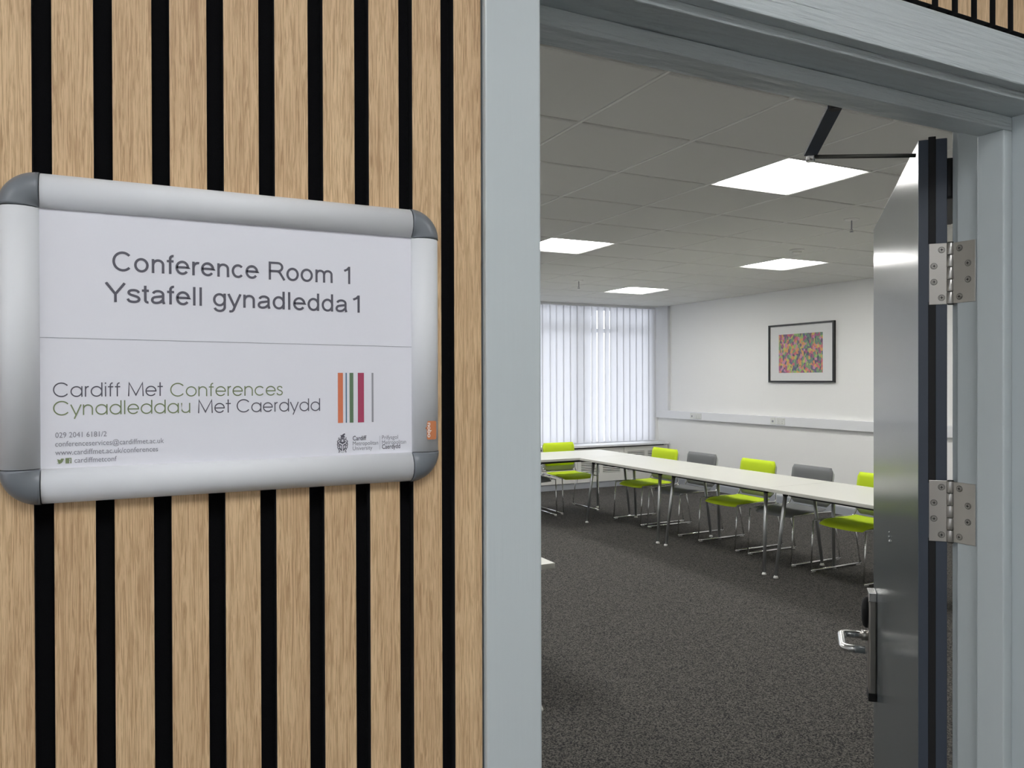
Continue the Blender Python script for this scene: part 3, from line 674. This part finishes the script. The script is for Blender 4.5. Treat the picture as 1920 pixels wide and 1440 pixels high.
for s in (-1, 1):
    rib(spl([(s*1.6, 5.9), (s*2.8, 5.6), (s*3.3, 6.5), (s*2.7, 6.9)]), .5); rib(spl([(s*2.3, 5.2), (s*3.6, 4.6), (s*4.4, 3.6), (s*4.0, 2.8), (s*3.4, 3.3)]), .6)
    rib(spl([(s*3.3, 2.6), (s*4.3, 1.6), (s*4.2, .2), (s*3.3, -.2)]), .65); rib(spl([(s*3.1, .2), (s*4.1, -.9), (s*3.7, -2.3), (s*2.9, -2.4)]), .6)
    rib(spl([(s*2.8, -2.0), (s*3.3, -3.4), (s*2.4, -4.4), (s*3.2, -5.4), (s*2.5, -5.8)]), .55); rib(spl([(s*3.0, 1.4), (s*3.9, 2.2), (s*3.4, .9)]), .4)
rib(arc(0, -3.6, 2.4, 2.2, 215, 325, 8), .25)
mk('crest_emblem', bm, INK, poster)
bm = nb()
for s in (-1, 1): vs = [bm.verts.new((cx+s*a*S, -.00692, cz+b*S)) for a, b in ((1.1, -.2), (2.1, .4), (2.0, -1.9), (1.1, -2.8))]; bm.faces.new(vs)
mk('emblem_detail', bm, PAPER, poster)
# orange sticker on the frame bar
flat('maker_sticker', [[(.2382, 1.5715), (.2390, 1.5735), (.2462, 1.5735), (.2470, 1.5725), (.2470, 1.5580), (.2462, 1.5570), (.2390, 1.5570), (.2382, 1.5580), (.2382, 1.5660), (.2367, 1.5672), (.2382, 1.5684)]], ORSTK, rb, y=-.01468)
font_text('nobo', 0, .0130, 0, .0052, WHITE, rb, y=-.01475, rot=(.2389, 1.5719), off=.015)

# ---------------------------------------------------------------- furniture
def make_chair(col, label, group, loc, rz):
    t = empty('conference_chair', loc, rz); tag(t, label, 'chair', group)
    # front of the chair is local -x
    bm = nb(); nx, ny = 12, 10; top, bot = [], []
    for i in range(nx+1):
        u_ = i/nx; rt, rb_ = [], []
        for j in range(ny+1):
            v = 2*j/ny-1; e = 1-abs(v)**3*.10
            x = -.275+.455*u_; xf = x-.012*(1-v*v)*(1-u_)+.02*abs(v)**4*(1-u_)
            hw_ = .228-.018*(abs(2*u_-1))**4; y = v*hw_
            dish = -.012*(1-v*v)*math.sin(PI*min(1, u_+.1)); drop = -.030*max(0, (.25-u_)/.25)**2+.010*max(0, (u_-.8)/.2)**2
            edge = min(1, min(1-abs(v), u_*1.2, (1-u_)*1.2)*9); th = .012+.022*edge**.5
            z = .452+dish+drop
            rt.append(bm.verts.new((xf, y, z-.010*(1-edge**.5)))); rb_.append(bm.verts.new((xf, y, z-th)))
        top.append(rt); bot.append(rb_)
    for G, fl in ((top, 0), (bot, 1)):
        for i in range(nx):
            for j in range(ny):
                q = (G[i][j], G[i+1][j], G[i+1][j+1], G[i][j+1]); bm.faces.new(q[::-1] if fl else q)
    for i in range(nx):
        bm.faces.new((top[i][0], bot[i][0], bot[i+1][0], top[i+1][0])); bm.faces.new((top[i][ny], top[i+1][ny], bot[i+1][ny], bot[i][ny]))
    for j in range(ny):
        bm.faces.new((top[0][j], top[0][j+1], bot[0][j+1], bot[0][j])); bm.faces.new((top[nx][j], bot[nx][j], bot[nx][j+1], top[nx][j+1]))
    mk('seat', bm, col, t, smooth=True)
    def panel(x_, z0, z1, hw_, th, m_, name, round_=.03, curve=.018):
        bm = nb(); N, K = 12, 8; F, B = [], []
        for i in range(K+1):
            w_ = i/K; z = z0+(z1-z0)*w_; rf, rbk = [], []
            for j in range(N+1):
                v = 2*j/N-1; inset = 0
                if w_ < .12: inset = round_*(1-w_/.12)**2
                if w_ > .88: inset = round_*.6*((w_-.88)/.12)**2
                y = v*(hw_-inset); x = x_+.055*(z-.45)/.37+curve*(1-v*v)*-1+curve
                x -= curve*v*v
                soft = min(1, min(1-abs(v), w_*1.5, (1-w_)*1.5)*8)**.5
                rf.append(bm.verts.new((x+th*.3*(1-soft), y, z))); rbk.append(bm.verts.new((x+th-th*.2*(1-soft), y, z)))
            F.append(rf); B.append(rbk)
        for G in (F, B):
            for i in range(K):
                for j in range(N): bm.faces.new((G[i][j], G[i+1][j], G[i+1][j+1], G[i][j+1]))
        for i in range(K):
            for e_ in (0, N): bm.faces.new((F[i][e_], F[i+1][e_], B[i+1][e_], B[i][e_]))
        for e_ in (0, K):
            for j in range(N): bm.faces.new((F[e_][j], F[e_][j+1], B[e_][j+1], B[e_][j]))
        return mk(name, bm, m_, t, smooth=True)
    panel(.170, .528, .812, .228, .030, col, 'backrest')
    panel(.200, .462, .800, .236, .010, SHELL, 'back_shell', .05)
    for s in (-1, 1):
        y = s*.257
        bm = nb(); tube(bm, [(-.305, y, .014), (.300, y, .014)], .0092, 10); mk('runner', bm, CHROME, t)
        bm = nb(); tube(bm, [(-.300, y, .014), (-.272, y, .43)], .0062, 8); mk('leg', bm, CHROME, t)
        bm = nb(); tube(bm, [(.295, y, .014), (.215, y, .432)], .0062, 8); mk('leg', bm, CHROME, t)
        bm = nb(); tube(bm, bend([(-.272, y, .43), (.02, y, .440), (.215, y, .432), (.232, s*.240, .50), (.236, s*.238, .62)], .03, 4), .0068, 8); mk('side_rail', bm, CHROME, t)
        for x in (-.27, .27):
            bm = nb(); tube(bm, [(x-.02, y, .008), (x+.02, y, .008)], .008, 8); mk('glide', bm, GLIDE, t)
    for x, z in ((-.20, .414), (.12, .420)):
        bm = nb(); tube(bm, [(x, -.257, z+.016), (x, -.20, z), (x, .20, z), (x, .257, z+.016)], .006, 8); mk('crossbar', bm, CHROME, t)
    index_kids(t); return t
def place(src, label, loc, rz):
    c = copy_tree(src); c.location = loc; c.rotation_euler.z = rz; c['label'] = label; return c
G1 = 'conference chairs around the white tables'
ga = make_chair(LIME, 'lime green chair beside the picture wall, farthest along the row by the window', G1, (5.330, 7.295, 0), .012)
gr = make_chair(GREYF, 'grey chair between the two lime chairs nearest the window corner', G1, (5.345, 6.665, 0), .012)
place(ga, 'lime green chair between the two grey chairs facing the table row', (5.360, 5.845, 0), .012)
place(gr, 'grey chair between two lime chairs, second closest to the open door', (5.385, 5.185, 0), .012)
place(ga, 'lime green chair partly hidden by the edge of the open door', (5.395, 4.460, 0), .012)
place(ga, 'lime green chair in front of the blinds at the far table end', (4.900, 8.365, 0), PI/2+.03)
place(gr, 'dark grey chair beside the lime chair under the window blinds, mostly behind the door post', (4.262, 8.290, 0), PI/2+.03)

def make_table(L, W, loc, rz, label, group):
    """length along local y"""
    t = empty('conference_table', loc, rz); tag(t, label, 'table', group); H = .725
    bm = nb(); fs = box(bm, -W/2, W/2, -L/2+.001, L/2-.001, H-.026, H)
    for fc in fs:
        if abs(fc.calc_center_median().z-(H-.013)) < .001: fc.material_index = 1
    mk('tabletop', bm, [TABLEW, TABLEE], t, bevel=.002)
    bm = nb()
    for s in (-1, 1): box(bm, s*(W/2-.15)-.02, s*(W/2-.15)+.02, -L/2+.16, L/2-.16, H-.062, H-.026)
    for s in (-1, 1): box(bm, -W/2+.12, W/2-.12, s*(L/2-.16)-.022, s*(L/2-.16)+.022, H-.058, H-.026)
    mk('under_frame', bm, DARKM, t)
    for sx in (-1, 1):
        for sy in (-1, 1):
            a = Vector((sx*(W/2-.055), sy*(L/2-.062), .012)); b_ = Vector((sx*(W/2-.120), sy*(L/2-.105), H-.03))
            bm = nb(); tube(bm, [a, b_], [.0125, .0165], 14); lg = mk('leg', bm, LEGM, t)
            bm = nb(); tube(bm, [(a.x, a.y, 0), (a.x, a.y, .006), (a.x, a.y, .020)], [.019, .019, .013], 14); mk('foot', bm, GLIDE, lg)
            bm = nb(); tube(bm, [b_-Vector((0, 0, .03)), b_+Vector((0, 0, .004))], [.021, .026], 14); mk('leg_socket', bm, DARKM, lg)
    index_kids(t); return t
G2 = 'white conference tables set in a U'
row = lambda y: (5.035-.025*(y-4.8), y, 0)
t1 = make_table(1.39, .79, row(4.085), .025, 'white table of the long row nearest the open door', G2)
t2 = copy_tree(t1); t2.location = row(5.475); t2['label'] = 'middle white table of the long row by the picture wall'
t3 = copy_tree(t1); t3.location = row(6.865); t3['label'] = 'white table of the long row just before the corner table'
t4 = copy_tree(t1); t4.location = (4.665, 7.955, 0); t4.rotation_euler.z = PI/2+.02; t4['label'] = 'white table parallel to the window at the corner of the U'
t5 = copy_tree(t1); t5.location = (1.452, 3.975, 0); t5.rotation_euler.z = 0; t5['label'] = 'white table whose corner just shows beside the grey door post'
